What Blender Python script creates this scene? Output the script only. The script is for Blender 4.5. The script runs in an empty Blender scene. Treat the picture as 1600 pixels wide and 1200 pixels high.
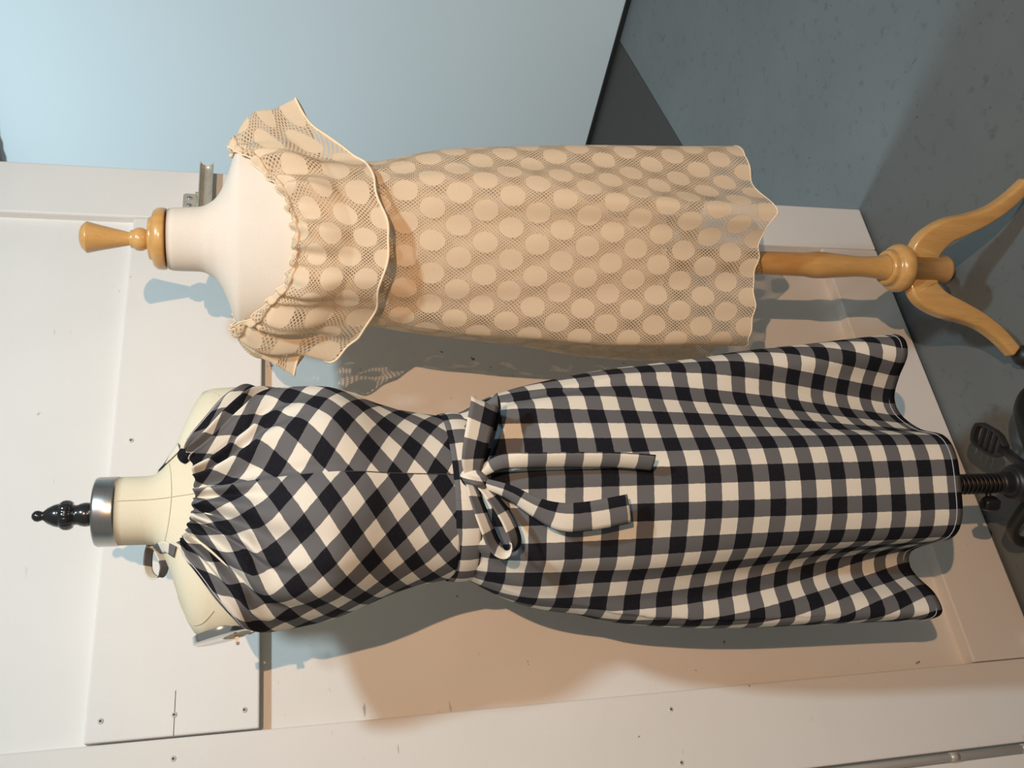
import bpy, math, random
import numpy as np
from mathutils import Vector, Matrix

random.seed(4)
scene = bpy.context.scene
COL = scene.collection
PI = math.pi

# ------------------------------------------------------------------ camera
# the photograph was taken with the phone turned on its side: the place is
# upright, the camera is rolled by a quarter turn
YAW, PITCH, CAM_H = math.radians(29.98), math.radians(14.78), 1.55
fw = Vector((math.sin(YAW) * math.cos(PITCH), math.cos(YAW) * math.cos(PITCH), -math.sin(PITCH)))
rt = Vector((math.cos(YAW), -math.sin(YAW), 0))
dn = fw.cross(rt)
cam_d = bpy.data.cameras.new('camera')
cam = bpy.data.objects.new('camera', cam_d)
COL.objects.link(cam)
cam_d.sensor_fit = 'HORIZONTAL'
cam_d.sensor_width = 36.0
cam_d.lens = 1414.9 * 36 / 1600
cam_d.clip_start = 0.02
m3 = Matrix((dn, rt, -fw)).transposed()
cam.matrix_world = Matrix.Translation((0, 0, CAM_H)) @ m3.to_4x4()
scene.camera = cam

# ------------------------------------------------------------------ world and lamps
world = bpy.data.worlds.new('world')
scene.world = world
world.use_nodes = True
bg = world.node_tree.nodes['Background']
bg.inputs['Color'].default_value = (0.97, 1.0, 0.95, 1)
bg.inputs['Strength'].default_value = 0.21

def spot(name, loc, aim, watts, color, size, blend, radius):
    d = bpy.data.lights.new(name, 'SPOT')
    d.energy = watts; d.color = color
    d.spot_size = math.radians(size); d.spot_blend = blend
    d.shadow_soft_size = radius
    o = bpy.data.objects.new(name, d)
    COL.objects.link(o)
    o.location = loc
    o.rotation_euler = (Vector(aim) - Vector(loc)).to_track_quat('-Z', 'Y').to_euler()
    return o

spot('warm_spot_lamp', (0.06, -0.97, 2.16), (1.35, 1.6, 0.65), 178, (1.0, 0.61, 0.36), 88, 1.0, 0.010)
spot('cool_ceiling_lamp', (0.68, -0.40, 2.92), (1.05, 1.6, 1.05), 148, (0.64, 0.88, 1.0), 106, 1.0, 0.075)
# lamp of the space behind the door: it lights the blue wall and the floor beside the door
spot('back_room_lamp', (1.20, 2.60, 3.35), (2.3, 2.5, 1.0), 165, (0.76, 0.92, 1.0), 150, 0.6, 0.12)

vs = scene.view_settings
vs.view_transform = 'Standard'
vs.look = 'None'
vs.exposure = 0.0
vs.gamma = 1.0
vs.use_curve_mapping = False

# ------------------------------------------------------------------ helpers
class NT:
    """tiny helper to write node maths"""
    def __init__(self, mat):
        mat.use_nodes = True
        self.t = mat.node_tree
        self.t.nodes.clear()
        self.out = self.t.nodes.new('ShaderNodeOutputMaterial')
    def n(self, kind, **kw):
        nd = self.t.nodes.new(kind)
        for k, v in kw.items():
            setattr(nd, k, v)
        return nd
    def link(self, a, b):
        self.t.links.new(a, b)
    def put(self, sock, v):
        if hasattr(v, 'is_output') or isinstance(v, bpy.types.NodeSocket):
            self.link(v, sock)
        else:
            sock.default_value = v
    def m(self, op, a, b=None, c=None):
        nd = self.n('ShaderNodeMath', operation=op)
        self.put(nd.inputs[0], a)
        if b is not None: self.put(nd.inputs[1], b)
        if c is not None: self.put(nd.inputs[2], c)
        return nd.outputs[0]
    def mix(self, f, a, b):
        nd = self.n('ShaderNodeMix', data_type='RGBA')
        self.put(nd.inputs[0], f)
        self.put(nd.inputs[6], a)
        self.put(nd.inputs[7], b)
        return nd.outputs[2]
    def noise(self, vec, scale, detail=3.0, rough=0.5):
        nd = self.n('ShaderNodeTexNoise')
        if vec is not None: self.link(vec, nd.inputs['Vector'])
        nd.inputs['Scale'].default_value = scale
        nd.inputs['Detail'].default_value = detail
        nd.inputs['Roughness'].default_value = rough
        return nd.outputs[0]
    def ramp(self, v, lo, hi):
        nd = self.n('ShaderNodeMapRange')
        self.put(nd.inputs[0], v)
        nd.inputs[1].default_value = lo; nd.inputs[2].default_value = hi
        return nd.outputs[0]
    def mapping(self, vec, scale=(1, 1, 1), rot=(0, 0, 0), loc=(0, 0, 0)):
        nd = self.n('ShaderNodeMapping')
        self.link(vec, nd.inputs[0])
        nd.inputs['Scale'].default_value = scale
        nd.inputs['Rotation'].default_value = rot
        nd.inputs['Location'].default_value = loc
        return nd.outputs[0]
    def obj(self):
        return self.n('ShaderNodeTexCoord').outputs['Object']
    def bump(self, h, strength, dist):
        nd = self.n('ShaderNodeBump')
        self.link(h, nd.inputs['Height'])
        nd.inputs['Strength'].default_value = strength
        nd.inputs['Distance'].default_value = dist
        return nd.outputs[0]
    def principled(self, color, rough=0.5, metal=0.0, normal=None, coat=0.0, spec=None):
        p = self.n('ShaderNodeBsdfPrincipled')
        self.put(p.inputs['Base Color'], color)
        self.put(p.inputs['Roughness'], rough)
        p.inputs['Metallic'].default_value = metal
        if coat:
            p.inputs['Coat Weight'].default_value = coat
            p.inputs['Coat Roughness'].default_value = 0.12
        if spec is not None: p.inputs['Specular IOR Level'].default_value = spec
        if normal is not None: self.link(normal, p.inputs['Normal'])
        return p.outputs[0]
    def done(self, shader):
        self.link(shader, self.out.inputs['Surface'])

def newmat(name):
    m = bpy.data.materials.new(name)
    return m, NT(m)

# --- painted boards of the door
def paint(name, col, dirt):
    m, t = newmat(name)
    o = t.obj()
    a = t.noise(o, 3.0, 4)
    b = t.noise(t.mapping(o, (14, 14, 60), (0, 0.5, 0)), 1.6, 2)
    c = t.noise(o, 45.0, 2)
    base = t.mix(t.ramp(a, 0.35, 0.75), col, tuple(x * 0.93 for x in col[:3]) + (1,))
    scuff = t.m('MULTIPLY', t.ramp(b, 0.725, 0.77), t.ramp(a, 0.48, 0.60))
    speck = t.ramp(c, 0.755, 0.785)
    grime = t.m('MULTIPLY', t.m('MAXIMUM', t.m('MULTIPLY', scuff, 0.55), speck), dirt)
    base = t.mix(grime, base, (0.20, 0.16, 0.12, 1))
    bp = t.bump(t.noise(o, 160, 3), 0.10, 0.002)
    t.done(t.principled(base, 0.55, normal=bp, spec=0.3))
    return m
M_WHITE = paint('white_door_paint', (0.79, 0.77, 0.74, 1), 0.45)
M_WHITE_WORN = paint('worn_white_door_paint', (0.77, 0.74, 0.70, 1), 1.0)

m, t = newmat('cool_light_tinted_wall')
o = t.obj()
t.done(t.principled(t.mix(t.noise(o, 1.2, 3), (0.66, 0.755, 0.79, 1), (0.70, 0.785, 0.815, 1)), 0.6, normal=t.bump(t.noise(o, 90, 3), 0.08, 0.002), spec=0.25))  # bluish cast of the cool light is put into this wall colour
M_BLUE = m

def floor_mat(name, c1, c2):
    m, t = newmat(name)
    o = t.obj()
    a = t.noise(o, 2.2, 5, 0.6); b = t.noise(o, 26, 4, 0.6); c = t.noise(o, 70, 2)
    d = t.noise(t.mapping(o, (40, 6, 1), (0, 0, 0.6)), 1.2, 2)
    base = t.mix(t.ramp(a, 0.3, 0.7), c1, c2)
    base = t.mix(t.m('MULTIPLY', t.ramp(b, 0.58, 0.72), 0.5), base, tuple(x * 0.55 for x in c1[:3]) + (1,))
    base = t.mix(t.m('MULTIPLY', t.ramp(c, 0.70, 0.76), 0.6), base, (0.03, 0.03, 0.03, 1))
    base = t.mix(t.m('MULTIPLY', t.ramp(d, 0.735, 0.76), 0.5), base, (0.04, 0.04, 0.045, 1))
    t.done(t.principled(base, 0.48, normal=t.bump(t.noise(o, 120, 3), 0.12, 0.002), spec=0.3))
    return m
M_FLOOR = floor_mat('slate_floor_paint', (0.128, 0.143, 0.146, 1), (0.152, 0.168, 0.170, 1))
M_FLOOR_DARK = floor_mat('dark_floor', (0.040, 0.038, 0.033, 1), (0.046, 0.043, 0.037, 1))

def plain(name, col, rough=0.5, metal=0.0, coat=0.0, var=0.08, scale=20, spec=None, aniso=None):
    m, t = newmat(name)
    o = t.obj()
    v = t.mapping(o, aniso) if aniso else o
    nz = t.noise(v, scale, 3)
    base = t.mix(nz, tuple(x * (1 - var) for x in col[:3]) + (1,), tuple(min(1, x * (1 + var)) for x in col[:3]) + (1,))
    t.done(t.principled(base, rough, metal, coat=coat, spec=spec))
    return m
M_BLACK = plain('black_enamel', (0.010, 0.010, 0.011), 0.22, coat=0.6)
M_IRON = plain('black_cast_iron', (0.008, 0.008, 0.009), 0.42)
M_RUBBER = plain('black_rubber', (0.02, 0.018, 0.018), 0.45)
M_STEEL = plain('brushed_steel', (0.50, 0.48, 0.46), 0.27, 1.0, var=0.15, scale=5, aniso=(2, 2, 160))
M_CHROME = plain('chrome', (0.82, 0.81, 0.80), 0.10, 1.0, var=0.02)
M_ZINC = plain('tarnished_zinc', (0.50, 0.47, 0.40), 0.42, 0.35, var=0.25, scale=70)
M_GALV = plain('galvanised_pipe', (0.30, 0.32, 0.32), 0.4, 0.8, var=0.3, scale=40)
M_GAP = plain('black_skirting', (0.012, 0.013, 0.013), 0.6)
M_SCREW = plain('painted_screw', (0.62, 0.60, 0.56), 0.5)
M_SLOT = plain('screw_recess', (0.03, 0.028, 0.025), 0.7)

def linen(name, col, seam=False):
    m, t = newmat(name)
    o = t.obj()
    a = t.noise(o, 6, 4); b = t.noise(o, 600, 2)
    base = t.mix(t.ramp(a, 0.3, 0.75), col, (col[0] * 0.90, col[1] * 0.87, col[2] * 0.80, 1))
    base = t.mix(t.m('MULTIPLY', t.ramp(b, 0.5, 0.7), 0.12), base, (0.35, 0.30, 0.22, 1))
    t.done(t.principled(base, 0.85, normal=t.bump(b, 0.15, 0.0006), spec=0.15))
    return m
M_LINEN = linen('cream_linen', (0.70, 0.66, 0.52, 1))
M_JERSEY = linen('off_white_jersey', (0.74, 0.68, 0.61, 1))
M_SEAM = plain('seam_thread', (0.55, 0.50, 0.38), 0.8)

m, t = newmat('varnished_beech')
o = t.obj()
g = t.noise(t.mapping(o, (9, 9, 1.2)), 7, 5, 0.6)
g2 = t.noise(t.mapping(o, (60, 60, 5)), 6, 2)
c = t.mix(t.ramp(g, 0.3, 0.7), (0.62, 0.36, 0.125, 1), (0.53, 0.285, 0.085, 1))
c = t.mix(t.m('MULTIPLY', t.ramp(g2, 0.55, 0.75), 0.35), c, (0.40, 0.20, 0.06, 1))
t.done(t.principled(c, 0.30, coat=0.45))
M_WOOD = m

# --- gingham cotton, UV in metres
P_CHECK = 0.052
def gingham(name):
    m, t = newmat(name)
    uv = t.n('ShaderNodeUVMap').outputs[0]
    sx = t.n('ShaderNodeSeparateXYZ'); t.link(uv, sx.inputs[0])
    wob = t.m('MULTIPLY', t.m('SUBTRACT', t.noise(t.mapping(uv, (1, 1, 1)), 120, 2), 0.5), 0.0016)
    def stripe(s):
        f = t.m('FRACT', t.m('DIVIDE', t.m('ADD', s, wob), P_CHECK))
        d = t.m('ABSOLUTE', t.m('SUBTRACT', f, 0.5))
        return t.ramp(d, 0.243, 0.257)
    a = stripe(sx.outputs[0]); b = stripe(sx.outputs[1])
    su = t.m('MULTIPLY', t.m('ADD', a, b), 0.5)
    # fine yarn grain of the half tone cloth
    gr = t.noise(t.mapping(uv, (900, 140, 1)), 1.0, 1)
    gr2 = t.noise(t.mapping(uv, (140, 900, 1)), 1.0, 1)
    grain = t.m('MULTIPLY', t.m('SUBTRACT', t.m('ADD', gr, gr2), 1.0), 0.35)
    r = t.n('ShaderNodeValToRGB')
    e = r.color_ramp.elements
    e[0].position = 0.0; e[0].color = (0.76, 0.715, 0.62, 1)
    e[1].position = 1.0; e[1].color = (0.0085, 0.009, 0.014, 1)
    k = r.color_ramp.elements.new(0.5); k.color = (0.138, 0.138, 0.144, 1)
    t.link(su, r.inputs[0])
    col = t.mix(t.m('ABSOLUTE', grain), r.outputs[0], t.mix(0.5, r.outputs[0], (0.2, 0.19, 0.18, 1)))
    p = t.principled(col, 0.85, normal=t.bump(t.noise(t.mapping(uv, (1, 1, 1)), 900, 2), 0.12, 0.0006), spec=0.12)
    tr = t.n('ShaderNodeBsdfTranslucent'); t.link(col, tr.inputs[0])
    ms = t.n('ShaderNodeMixShader'); ms.inputs[0].default_value = 0.12
    t.link(p, ms.inputs[1]); t.link(tr.outputs[0], ms.inputs[2])
    t.done(ms.outputs[0])
    return m
M_GING = gingham('gingham_cotton')
M_THREAD = plain('white_thread', (0.6, 0.58, 0.6), 0.8)

# --- spotted lace: opaque spots in a net with real see-through holes, UV in metres
SX, ST = 0.054, 0.045
def lace(name):
    m, t = newmat(name)
    uv = t.n('ShaderNodeUVMap').outputs[0]
    sp = t.n('ShaderNodeSeparateXYZ'); t.link(uv, sp.inputs[0])
    u, v = sp.outputs[0], sp.outputs[1]
    wob = t.noise(uv, 60, 2)
    def dist(ou, ov):
        a = t.m('MULTIPLY', t.m('SUBTRACT', t.m('FRACT', t.m('ADD', t.m('DIVIDE', u, SX), ou)), 0.5), SX / 0.0178)
        b = t.m('MULTIPLY', t.m('SUBTRACT', t.m('FRACT', t.m('ADD', t.m('DIVIDE', v, 2 * ST), ov)), 0.5), 2 * ST / 0.0215)
        return t.m('SQRT', t.m('ADD', t.m('MULTIPLY', a, a), t.m('MULTIPLY', b, b)))
    d = t.m('MINIMUM', dist(0, 0), dist(0.5, 0.5))
    d = t.m('ADD', d, t.m('MULTIPLY', t.m('SUBTRACT', wob, 0.5), 0.14))
    dot = t.ramp(d, 1.03, 0.97)
    # net: rows bend round the spots
    k = 2 * PI / 0.0058
    bend = t.m('MULTIPLY', t.m('SINE', t.m('MULTIPLY', v, PI / ST)), t.m('MULTIPLY', t.m('SINE', t.m('MULTIPLY', u, 2 * PI / SX)), 0.0014))
    uu = t.m('MULTIPLY', t.m('ADD', u, bend), k); vv = t.m('MULTIPLY', t.m('ADD', v, bend), k * 0.8)
    net = t.m('ADD', t.m('COSINE', t.m('ADD', uu, vv)), t.m('COSINE', t.m('SUBTRACT', uu, vv)))
    # holes are widest between two spots of one row and close up elsewhere
    gap = t.m('MULTIPLY', t.m('COSINE', t.m('MULTIPLY', u, 2 * PI / SX)), t.m('COSINE', t.m('MULTIPLY', v, PI / ST)))
    cr = t.m('ADD', 1.08, t.m('MULTIPLY', gap, 0.88))
    hole = t.ramp(t.m('SUBTRACT', net, cr), -0.12, 0.12)
    hole = t.m('MULTIPLY', hole, t.m('SUBTRACT', 1.0, dot))
    fuzz = t.noise(uv, 420, 2)
    col = t.mix(dot, (0.775, 0.615, 0.435, 1), (0.83, 0.675, 0.49, 1))
    col = t.mix(t.m('MULTIPLY', t.ramp(fuzz, 0.5, 0.75), 0.18), col, (0.55, 0.40, 0.25, 1))
    bp = t.bump(t.m('ADD', t.m('MULTIPLY', dot, 0.6), t.m('MULTIPLY', fuzz, 0.4)), 0.35, 0.0015)
    df = t.n('ShaderNodeBsdfDiffuse'); t.link(col, df.inputs[0]); t.link(bp, df.inputs['Normal'])
    tl = t.n('ShaderNodeBsdfTranslucent'); t.link(col, tl.inputs[0])
    ms = t.n('ShaderNodeMixShader'); ms.inputs[0].default_value = 0.28
    t.link(df.outputs[0], ms.inputs[1]); t.link(tl.outputs[0], ms.inputs[2])
    tp = t.n('ShaderNodeBsdfTransparent')
    # the net ground is thin between the holes too
    sheer = t.m('MULTIPLY', t.m('SUBTRACT', 1.0, dot), 0.11)
    fac = t.m('MAXIMUM', hole, sheer)
    fin = t.n('ShaderNodeMixShader')
    t.link(fac, fin.inputs[0]); t.link(ms.outputs[0], fin.inputs[1]); t.link(tp.outputs[0], fin.inputs[2])
    t.done(fin.outputs[0])
    return m
M_LACE = lace('spotted_lace')
M_LACE_EDGE = plain('lace_edge_cord', (0.82, 0.66, 0.47), 0.85, var=0.12, scale=300)

# --- mesh helpers
def mesh(name, verts, faces, mat, parent=None, uvs=None, smooth=True, loc=None):
    me = bpy.data.meshes.new(name)
    me.from_pydata([tuple(map(float, v)) for v in verts], [], faces)
    me.validate()
    if uvs is not None:
        lay = me.uv_layers.new(name='UVMap')
        for p in me.polygons:
            for li in p.loop_indices:
                w = uvs(p.index, me.loops[li].vertex_index)
                lay.data[li].uv = (float(w[0]), float(w[1]))
    if smooth:
        me.polygons.foreach_set('use_smooth', [True] * len(me.polygons))
    me.materials.append(mat)
    me.update()
    o = bpy.data.objects.new(name, me)
    COL.objects.link(o)
    if parent: o.parent = parent
    if loc: o.location = loc
    return o

def box_data(x0, x1, y0, y1, z0, z1, bv=0.0):
    v = [(x, y, z) for x in (x0, x1) for y in (y0, y1) for z in (z0, z1)]
    f = [(0, 1, 3, 2), (4, 6, 7, 5), (0, 4, 5, 1), (2, 3, 7, 6), (0, 2, 6, 4), (1, 5, 7, 3)]
    return v, f

def box(name, x0, x1, y0, y1, z0, z1, mat, parent=None, bevel=0.0):
    v, f = box_data(x0, x1, y0, y1, z0, z1)
    o = mesh(name, v, f, mat, parent, smooth=False)
    if bevel:
        b = o.modifiers.new('bevel', 'BEVEL'); b.width = bevel; b.segments = 2
    return o

def grid_faces(nu, nv, closed_u=False, off=0):
    """rows nv of nu points"""
    f = []
    for j in range(nv - 1):
        for i in range(nu if closed_u else nu - 1):
            a = j * nu + i; b = j * nu + (i + 1) % nu
            f.append((off + a, off + b, off + b + nu, off + a + nu))
    return f

def lathe(name, prof, mat, parent=None, n=48, flute=None, center=(0, 0), cap=True):
    """prof: (radius, z) from top to bottom"""
    v = []
    for r, z in prof:
        for i in range(n):
            a = 2 * PI * i / n
            rr = r * (flute(a, z) if flute else 1)
            v.append((center[0] + rr * math.cos(a), center[1] + rr * math.sin(a), z))
    f = grid_faces(n, len(prof), True)
    if cap:
        f.append(tuple(range(n)))
        f.append(tuple(reversed(range((len(prof) - 1) * n, len(prof) * n))))
    return mesh(name, v, f, mat, parent)

def smooth_prof(pts, k=6):
    """rounded version of a (r,z) outline, Catmull-Rom"""
    out = []
    p = [pts[0]] + list(pts) + [pts[-1]]
    for i in range(1, len(p) - 2):
        for s in range(k):
            q = s / k
            out.append(tuple(crom(p[i - 1][c], p[i][c], p[i + 1][c], p[i + 2][c], q) for c in range(len(pts[0]))))
    out.append(tuple(pts[-1]))
    return out

def crom(a, b, c, d, s):
    return 0.5 * (2 * b + (c - a) * s + (2 * a - 5 * b + 4 * c - d) * s * s + (3 * b - a - 3 * c + d) * s ** 3)

def tube(name, pts, rad, mat, parent=None, n=12, closed=False):
    pts = [Vector(p) for p in pts]
    N = len(pts)
    rads = rad if hasattr(rad, '__len__') else [rad] * N
    v = []; ref = None
    for i, p in enumerate(pts):
        a = pts[i - 1] if (i > 0 or closed) else p
        b = pts[(i + 1) % N] if (i < N - 1 or closed) else p
        d = (b - a).normalized()
        if ref is None:
            ref = Vector((0, 0, 1)) if abs(d.z) < 0.9 else Vector((1, 0, 0))
        s = d.cross(ref).normalized(); w = s.cross(d).normalized(); ref = w
        for k in range(n):
            an = 2 * PI * k / n
            v.append(p + (s * math.cos(an) + w * math.sin(an)) * rads[i])
    f = grid_faces(n, N, True)
    if closed:
        f += [((N - 1) * n + k, (N - 1) * n + (k + 1) % n, (k + 1) % n, k) for k in range(n)]
    else:
        f.append(tuple(reversed(range(n)))); f.append(tuple(range((N - 1) * n, N * n)))
    return mesh(name, v, f, mat, parent)

def pchip(xs, ys):
    """monotone-ish smooth interpolation through a table, xs ascending"""
    xs = np.array(xs, float); ys = np.array(ys, float)
    h = np.diff(xs); dl = np.diff(ys) / h
    d = np.zeros_like(ys)
    d[0], d[-1] = dl[0], dl[-1]
    for i in range(1, len(xs) - 1):
        if dl[i - 1] * dl[i] > 0:
            w1 = 2 * h[i] + h[i - 1]; w2 = h[i] + 2 * h[i - 1]
            d[i] = (w1 + w2) / (w1 / dl[i - 1] + w2 / dl[i])
    def f(x):
        x = min(max(x, xs[0]), xs[-1])
        i = min(int(np.searchsorted(xs, x, 'right')) - 1, len(xs) - 2)
        s = (x - xs[i]) / h[i]
        return float((1 + 2 * s) * (1 - s) ** 2 * ys[i] + s * (1 - s) ** 2 * h[i] * d[i] + s * s * (3 - 2 * s) * ys[i + 1] + s * s * (s - 1) * h[i] * d[i + 1])
    return f
def table(rows, c):
    r = sorted(rows)
    return pchip([q[0] for q in r], [q[c] for q in r])

def empty(name, loc, rz, label, cat):
    o = bpy.data.objects.new(name, None)
    COL.objects.link(o)
    o.location = loc; o.rotation_euler = (0, 0, rz)
    o.empty_display_size = 0.1
    o['label'] = label; o['category'] = cat
    return o
def structure(o, label, cat):
    o['kind'] = 'structure'; o['label'] = label; o['category'] = cat
    return o
def solid(o, th):
    s = o.modifiers.new('thickness', 'SOLIDIFY'); s.thickness = th; s.offset = 0
    return o
def rot2(x, y, a):
    return x * math.cos(a) - y * math.sin(a), x * math.sin(a) + y * math.cos(a)

# ------------------------------------------------------------------ setting
DY = 1.615                                    # front of the door frame
floor = mesh('floor', [(-3, -3, 0), (6, -3, 0), (6, 6, 0), (-3, 6, 0)], [(0, 1, 2, 3)], M_FLOOR, smooth=False)
structure(floor, 'slate grey painted floor under the two dress stands', 'floor')
pv = [(3.338, 2.605), (0.9, 1.929), (0.4, 4.2), (2.965, 4.2)]  # outline of a darker piece laid on the floor along the wall
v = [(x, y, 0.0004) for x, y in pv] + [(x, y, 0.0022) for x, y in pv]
mesh('dark_floor_patch', v, [(4, 5, 6, 7)] + [(i, (i + 1) % 4, 4 + (i + 1) % 4, 4 + i) for i in range(4)], M_FLOOR_DARK, floor, smooth=False)
floor.children[0]['label'] = 'darker part of the floor by the blue wall'

wa = Vector((3.387, 2.424, 0)); wd = (Vector((3.217, 3.15, 0)) - wa).normalized(); wn = Vector((wd.y, -wd.x, 0))
def wallbox(name, s0, s1, n0, n1, z0, z1, mat):
    v = []
    for s in (s0, s1):
        for nn in (n0, n1):
            for z in (z0, z1):
                q = wa + wd * s + wn * nn
                v.append((q.x, q.y, z))
    return mesh(name, v, box_data(0, 1, 0, 1, 0, 1)[1], mat, smooth=False)
structure(wallbox('wall_back', -3.2, 2.2, 0.0, 0.12, 0.0, 3.6, M_BLUE), 'wall behind the lace dress, its colour tinted pale blue for the cool light', 'wall')
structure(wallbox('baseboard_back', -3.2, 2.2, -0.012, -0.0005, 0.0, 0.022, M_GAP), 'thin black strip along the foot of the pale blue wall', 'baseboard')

structure(box('spill_block_wall', -3.0, 1.48, DY + 0.005, DY + 0.10, 2.36, 3.9, M_WHITE), 'unseen white wall added above the panelled door to stop lamp spill', 'wall')  # out of view, added to keep back lamp light from spilling over the door
door = empty('door_1', (0.80, DY, 0), 0, 'large white panelled wooden door behind both dresses', 'door')
door['kind'] = 'structure'
OX, OYd = 0.80, DY
def dbox(name, x0, x1, y0, y1, z0, z1, mat, bevel=0.002):
    return box(name, x0 - OX, x1 - OX, y0, y1, z0, z1, mat, door, bevel)
dbox('stile', 0.122, 0.2785, 0, 0.055, 0.008, 2.35, M_WHITE_WORN, 0.003)
dbox('stile', 1.3425, 1.480, 0, 0.055, 0.008, 2.35, M_WHITE, 0.004)
dbox('middle_rail', 0.2815, 1.341, 0.0005, 0.055, 1.572, 1.837, M_WHITE, 0.003)
dbox('bottom_rail', 0.280, 1.341, 0.001, 0.055, 0.008, 0.172, M_WHITE_WORN, 0.003)
dbox('top_rail', 0.280, 1.341, 0.0005, 0.055, 2.20, 2.35, M_WHITE, 0.003)
dbox('upper_panel', 0.276, 1.344, 0.020, 0.045, 1.82, 2.21, M_WHITE, 0.0)
dbox('lower_panel', 0.276, 1.344, 0.032, 0.048, 0.165, 1.58, M_WHITE_WORN, 0.0)

dbox('crack', 0.282, 0.352, -0.0003, 0.0005, 1.7040, 1.7048, M_SLOT, 0.0)
def screw(x, z, r=0.0048, y=0.0):
    """countersunk cross-head screw seen as a shallow dome with a cross recess"""
    n = 14
    v = []
    for rr, yy in ((r, 0.0006), (r, -0.0004), (r * 0.75, -0.0011)):
        for i in range(n):
            a = 2 * PI * i / n
            v.append((rr * math.cos(a), yy, rr * math.sin(a)))
    f = grid_faces(n, 3, True); f.append(tuple(range(2 * n, 3 * n)))
    o = mesh('screw', v, f, M_SCREW, door, loc=(x - OX, y, z))
    a, b = r * 0.5, r * 0.17
    pv = [(a, b), (b, b), (b, a), (-b, a), (-b, b), (-a, b), (-a, -b), (-b, -b), (-b, -a), (b, -a), (b, -b), (a, -b)]
    v = [(x_, -0.0010, z_) for x_, z_ in pv] + [(x_, -0.00135, z_) for x_, z_ in pv]
    f = [tuple(range(12, 24))] + [(i, (i + 1) % 12, 12 + (i + 1) % 12, 12 + i) for i in range(12)]
    s = mesh('screw_slot', v, f, M_SLOT, o, smooth=False)
    s.rotation_euler = (0, random.random() * 1.5, 0)
SCREWS = [(0.314, 1.815), (0.314, 1.705), (0.312, 1.596), (0.247, 1.703), (0.811, 1.805), (0.247, 0.849), (0.156, 0.850)]
for sx_, sz_ in SCREWS:
    screw(sx_, sz_)

# latch: zinc plate with two screws and a horizontal channel that sticks out past the door edge
lt_x, lt_z = 1.425, 1.70
def latch():
    # plate
    pts = []
    x0, x1, z0, z1, r = 1.364, 1.412, 1.710, 1.740, 0.007
    for cx, cz, a0 in ((x1 - r, z1 - r, 0), (x0 + r, z1 - r, 90), (x0 + r, z0 + r, 180), (x1 - r, z0 + r, 270)):
        for k in range(5):
            a = math.radians(a0 + k * 22.5)
            pts.append((cx + r * math.cos(a), cz + r * math.sin(a)))
    n = len(pts)
    v = [(x - OX, -0.0003, z) for x, z in pts] + [(x - OX, -0.0035, z) for x, z in pts]
    f = [tuple(range(n, 2 * n))] + [(i, (i + 1) % n, n + (i + 1) % n, n + i) for i in range(n)]
    pl = mesh('latch_plate', v, f, M_ZINC, door, smooth=False)
    for sx in (1.378, 1.399):
        v = []
        nn = 16
        for rr, yy in ((0.0062, -0.0034), (0.0058, -0.0052), (0.0035, -0.0068)):
            for i in range(nn):
                a = 2 * PI * i / nn
                v.append((sx - OX + rr * math.cos(a), yy, 1.727 + rr * math.sin(a)))
        f = grid_faces(nn, 3, True); f.append(tuple(range(2 * nn, 3 * nn)))
        mesh('screw', v, f, M_CHROME, pl)
    # channel: half pipe open to the front
    v = []
    nx, na = 10, 13
    R = 0.0145
    for th in (0.0, 0.0022):
        for i in range(nx):
            x = 1.345 + (1.484 - 1.345) * i / (nx - 1)
            for k in range(na):
                a = PI * k / (na - 1)
                v.append((x - OX, -0.030 + (R - th) * math.sin(a) * 1.1 - (th if k in (0, na - 1) else 0) * 0, 1.692 + (R - th) * math.cos(a)))
    f = grid_faces(na, nx) + [tuple(reversed(q)) for q in grid_faces(na, nx, off=nx * na)]
    o2 = nx * na
    for i in range(nx - 1):
        f += [(i * na, i * na + na, o2 + i * na + na, o2 + i * na), (i * na + na - 1, o2 + i * na + na - 1, o2 + i * na + 2 * na - 1, i * na + 2 * na - 1)]
    for k in range(na - 1):
        f += [(k, k + 1, o2 + k + 1, o2 + k), ((nx - 1) * na + k, o2 + (nx - 1) * na + k, o2 + (nx - 1) * na + k + 1, (nx - 1) * na + k + 1)]
    ch = mesh('latch_channel', v, f, M_ZINC, door)
    # web that carries the channel
    v = []
    for i in range(9):
        q = i / 8
        x = 1.370 + 0.036 * q
        z = 1.714 - 0.006 * math.sin(PI * q)
        for yy in (-0.0035, -0.017):
            v += [(x - OX, yy, z), (x - OX, yy, z - 0.013 - 0.004 * (1 - math.sin(PI * q)))]
    f = []
    for i in range(8):
        a = i * 4; b = a + 4
        f += [(a, b, b + 1, a + 1), (a + 2, a + 3, b + 3, b + 2), (a, a + 2, b + 2, b), (a + 1, b + 1, b + 3, a + 3)]
    f += [(0, 1, 3, 2), (32, 34, 35, 33)]
    mesh('latch_web', v, f, M_ZINC, door)
latch()

structure(box('wall_left', -3.0, -0.91, DY + 0.004, DY + 0.10, 0.0, 2.355, M_WHITE_WORN), 'white wall beyond the second door leaf', 'wall')
# neighbouring leaf, with the hinge between
door2 = empty('door_2', (-0.35, DY, 0), 0, 'white door leaf at the lower left corner beyond the hinge', 'door')
door2['kind'] = 'structure'
box('leaf', -0.55, 0.453, 0.002, 0.050, 0.008, 2.35, M_WHITE_WORN, door2, 0.003)
hv = [(0.4605, -0.004, z) for z in (0.01, 2.30)]
tube('hinge_barrel', hv, 0.0072, M_WHITE_WORN, door2, 14)
for z in (0.02, 0.10, 0.125, 0.29):
    tube('hinge_knuckle', [(0.4605, -0.004, z), (0.4605, -0.004, z + 0.018)], 0.0086, M_ZINC, door2, 14)

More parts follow.
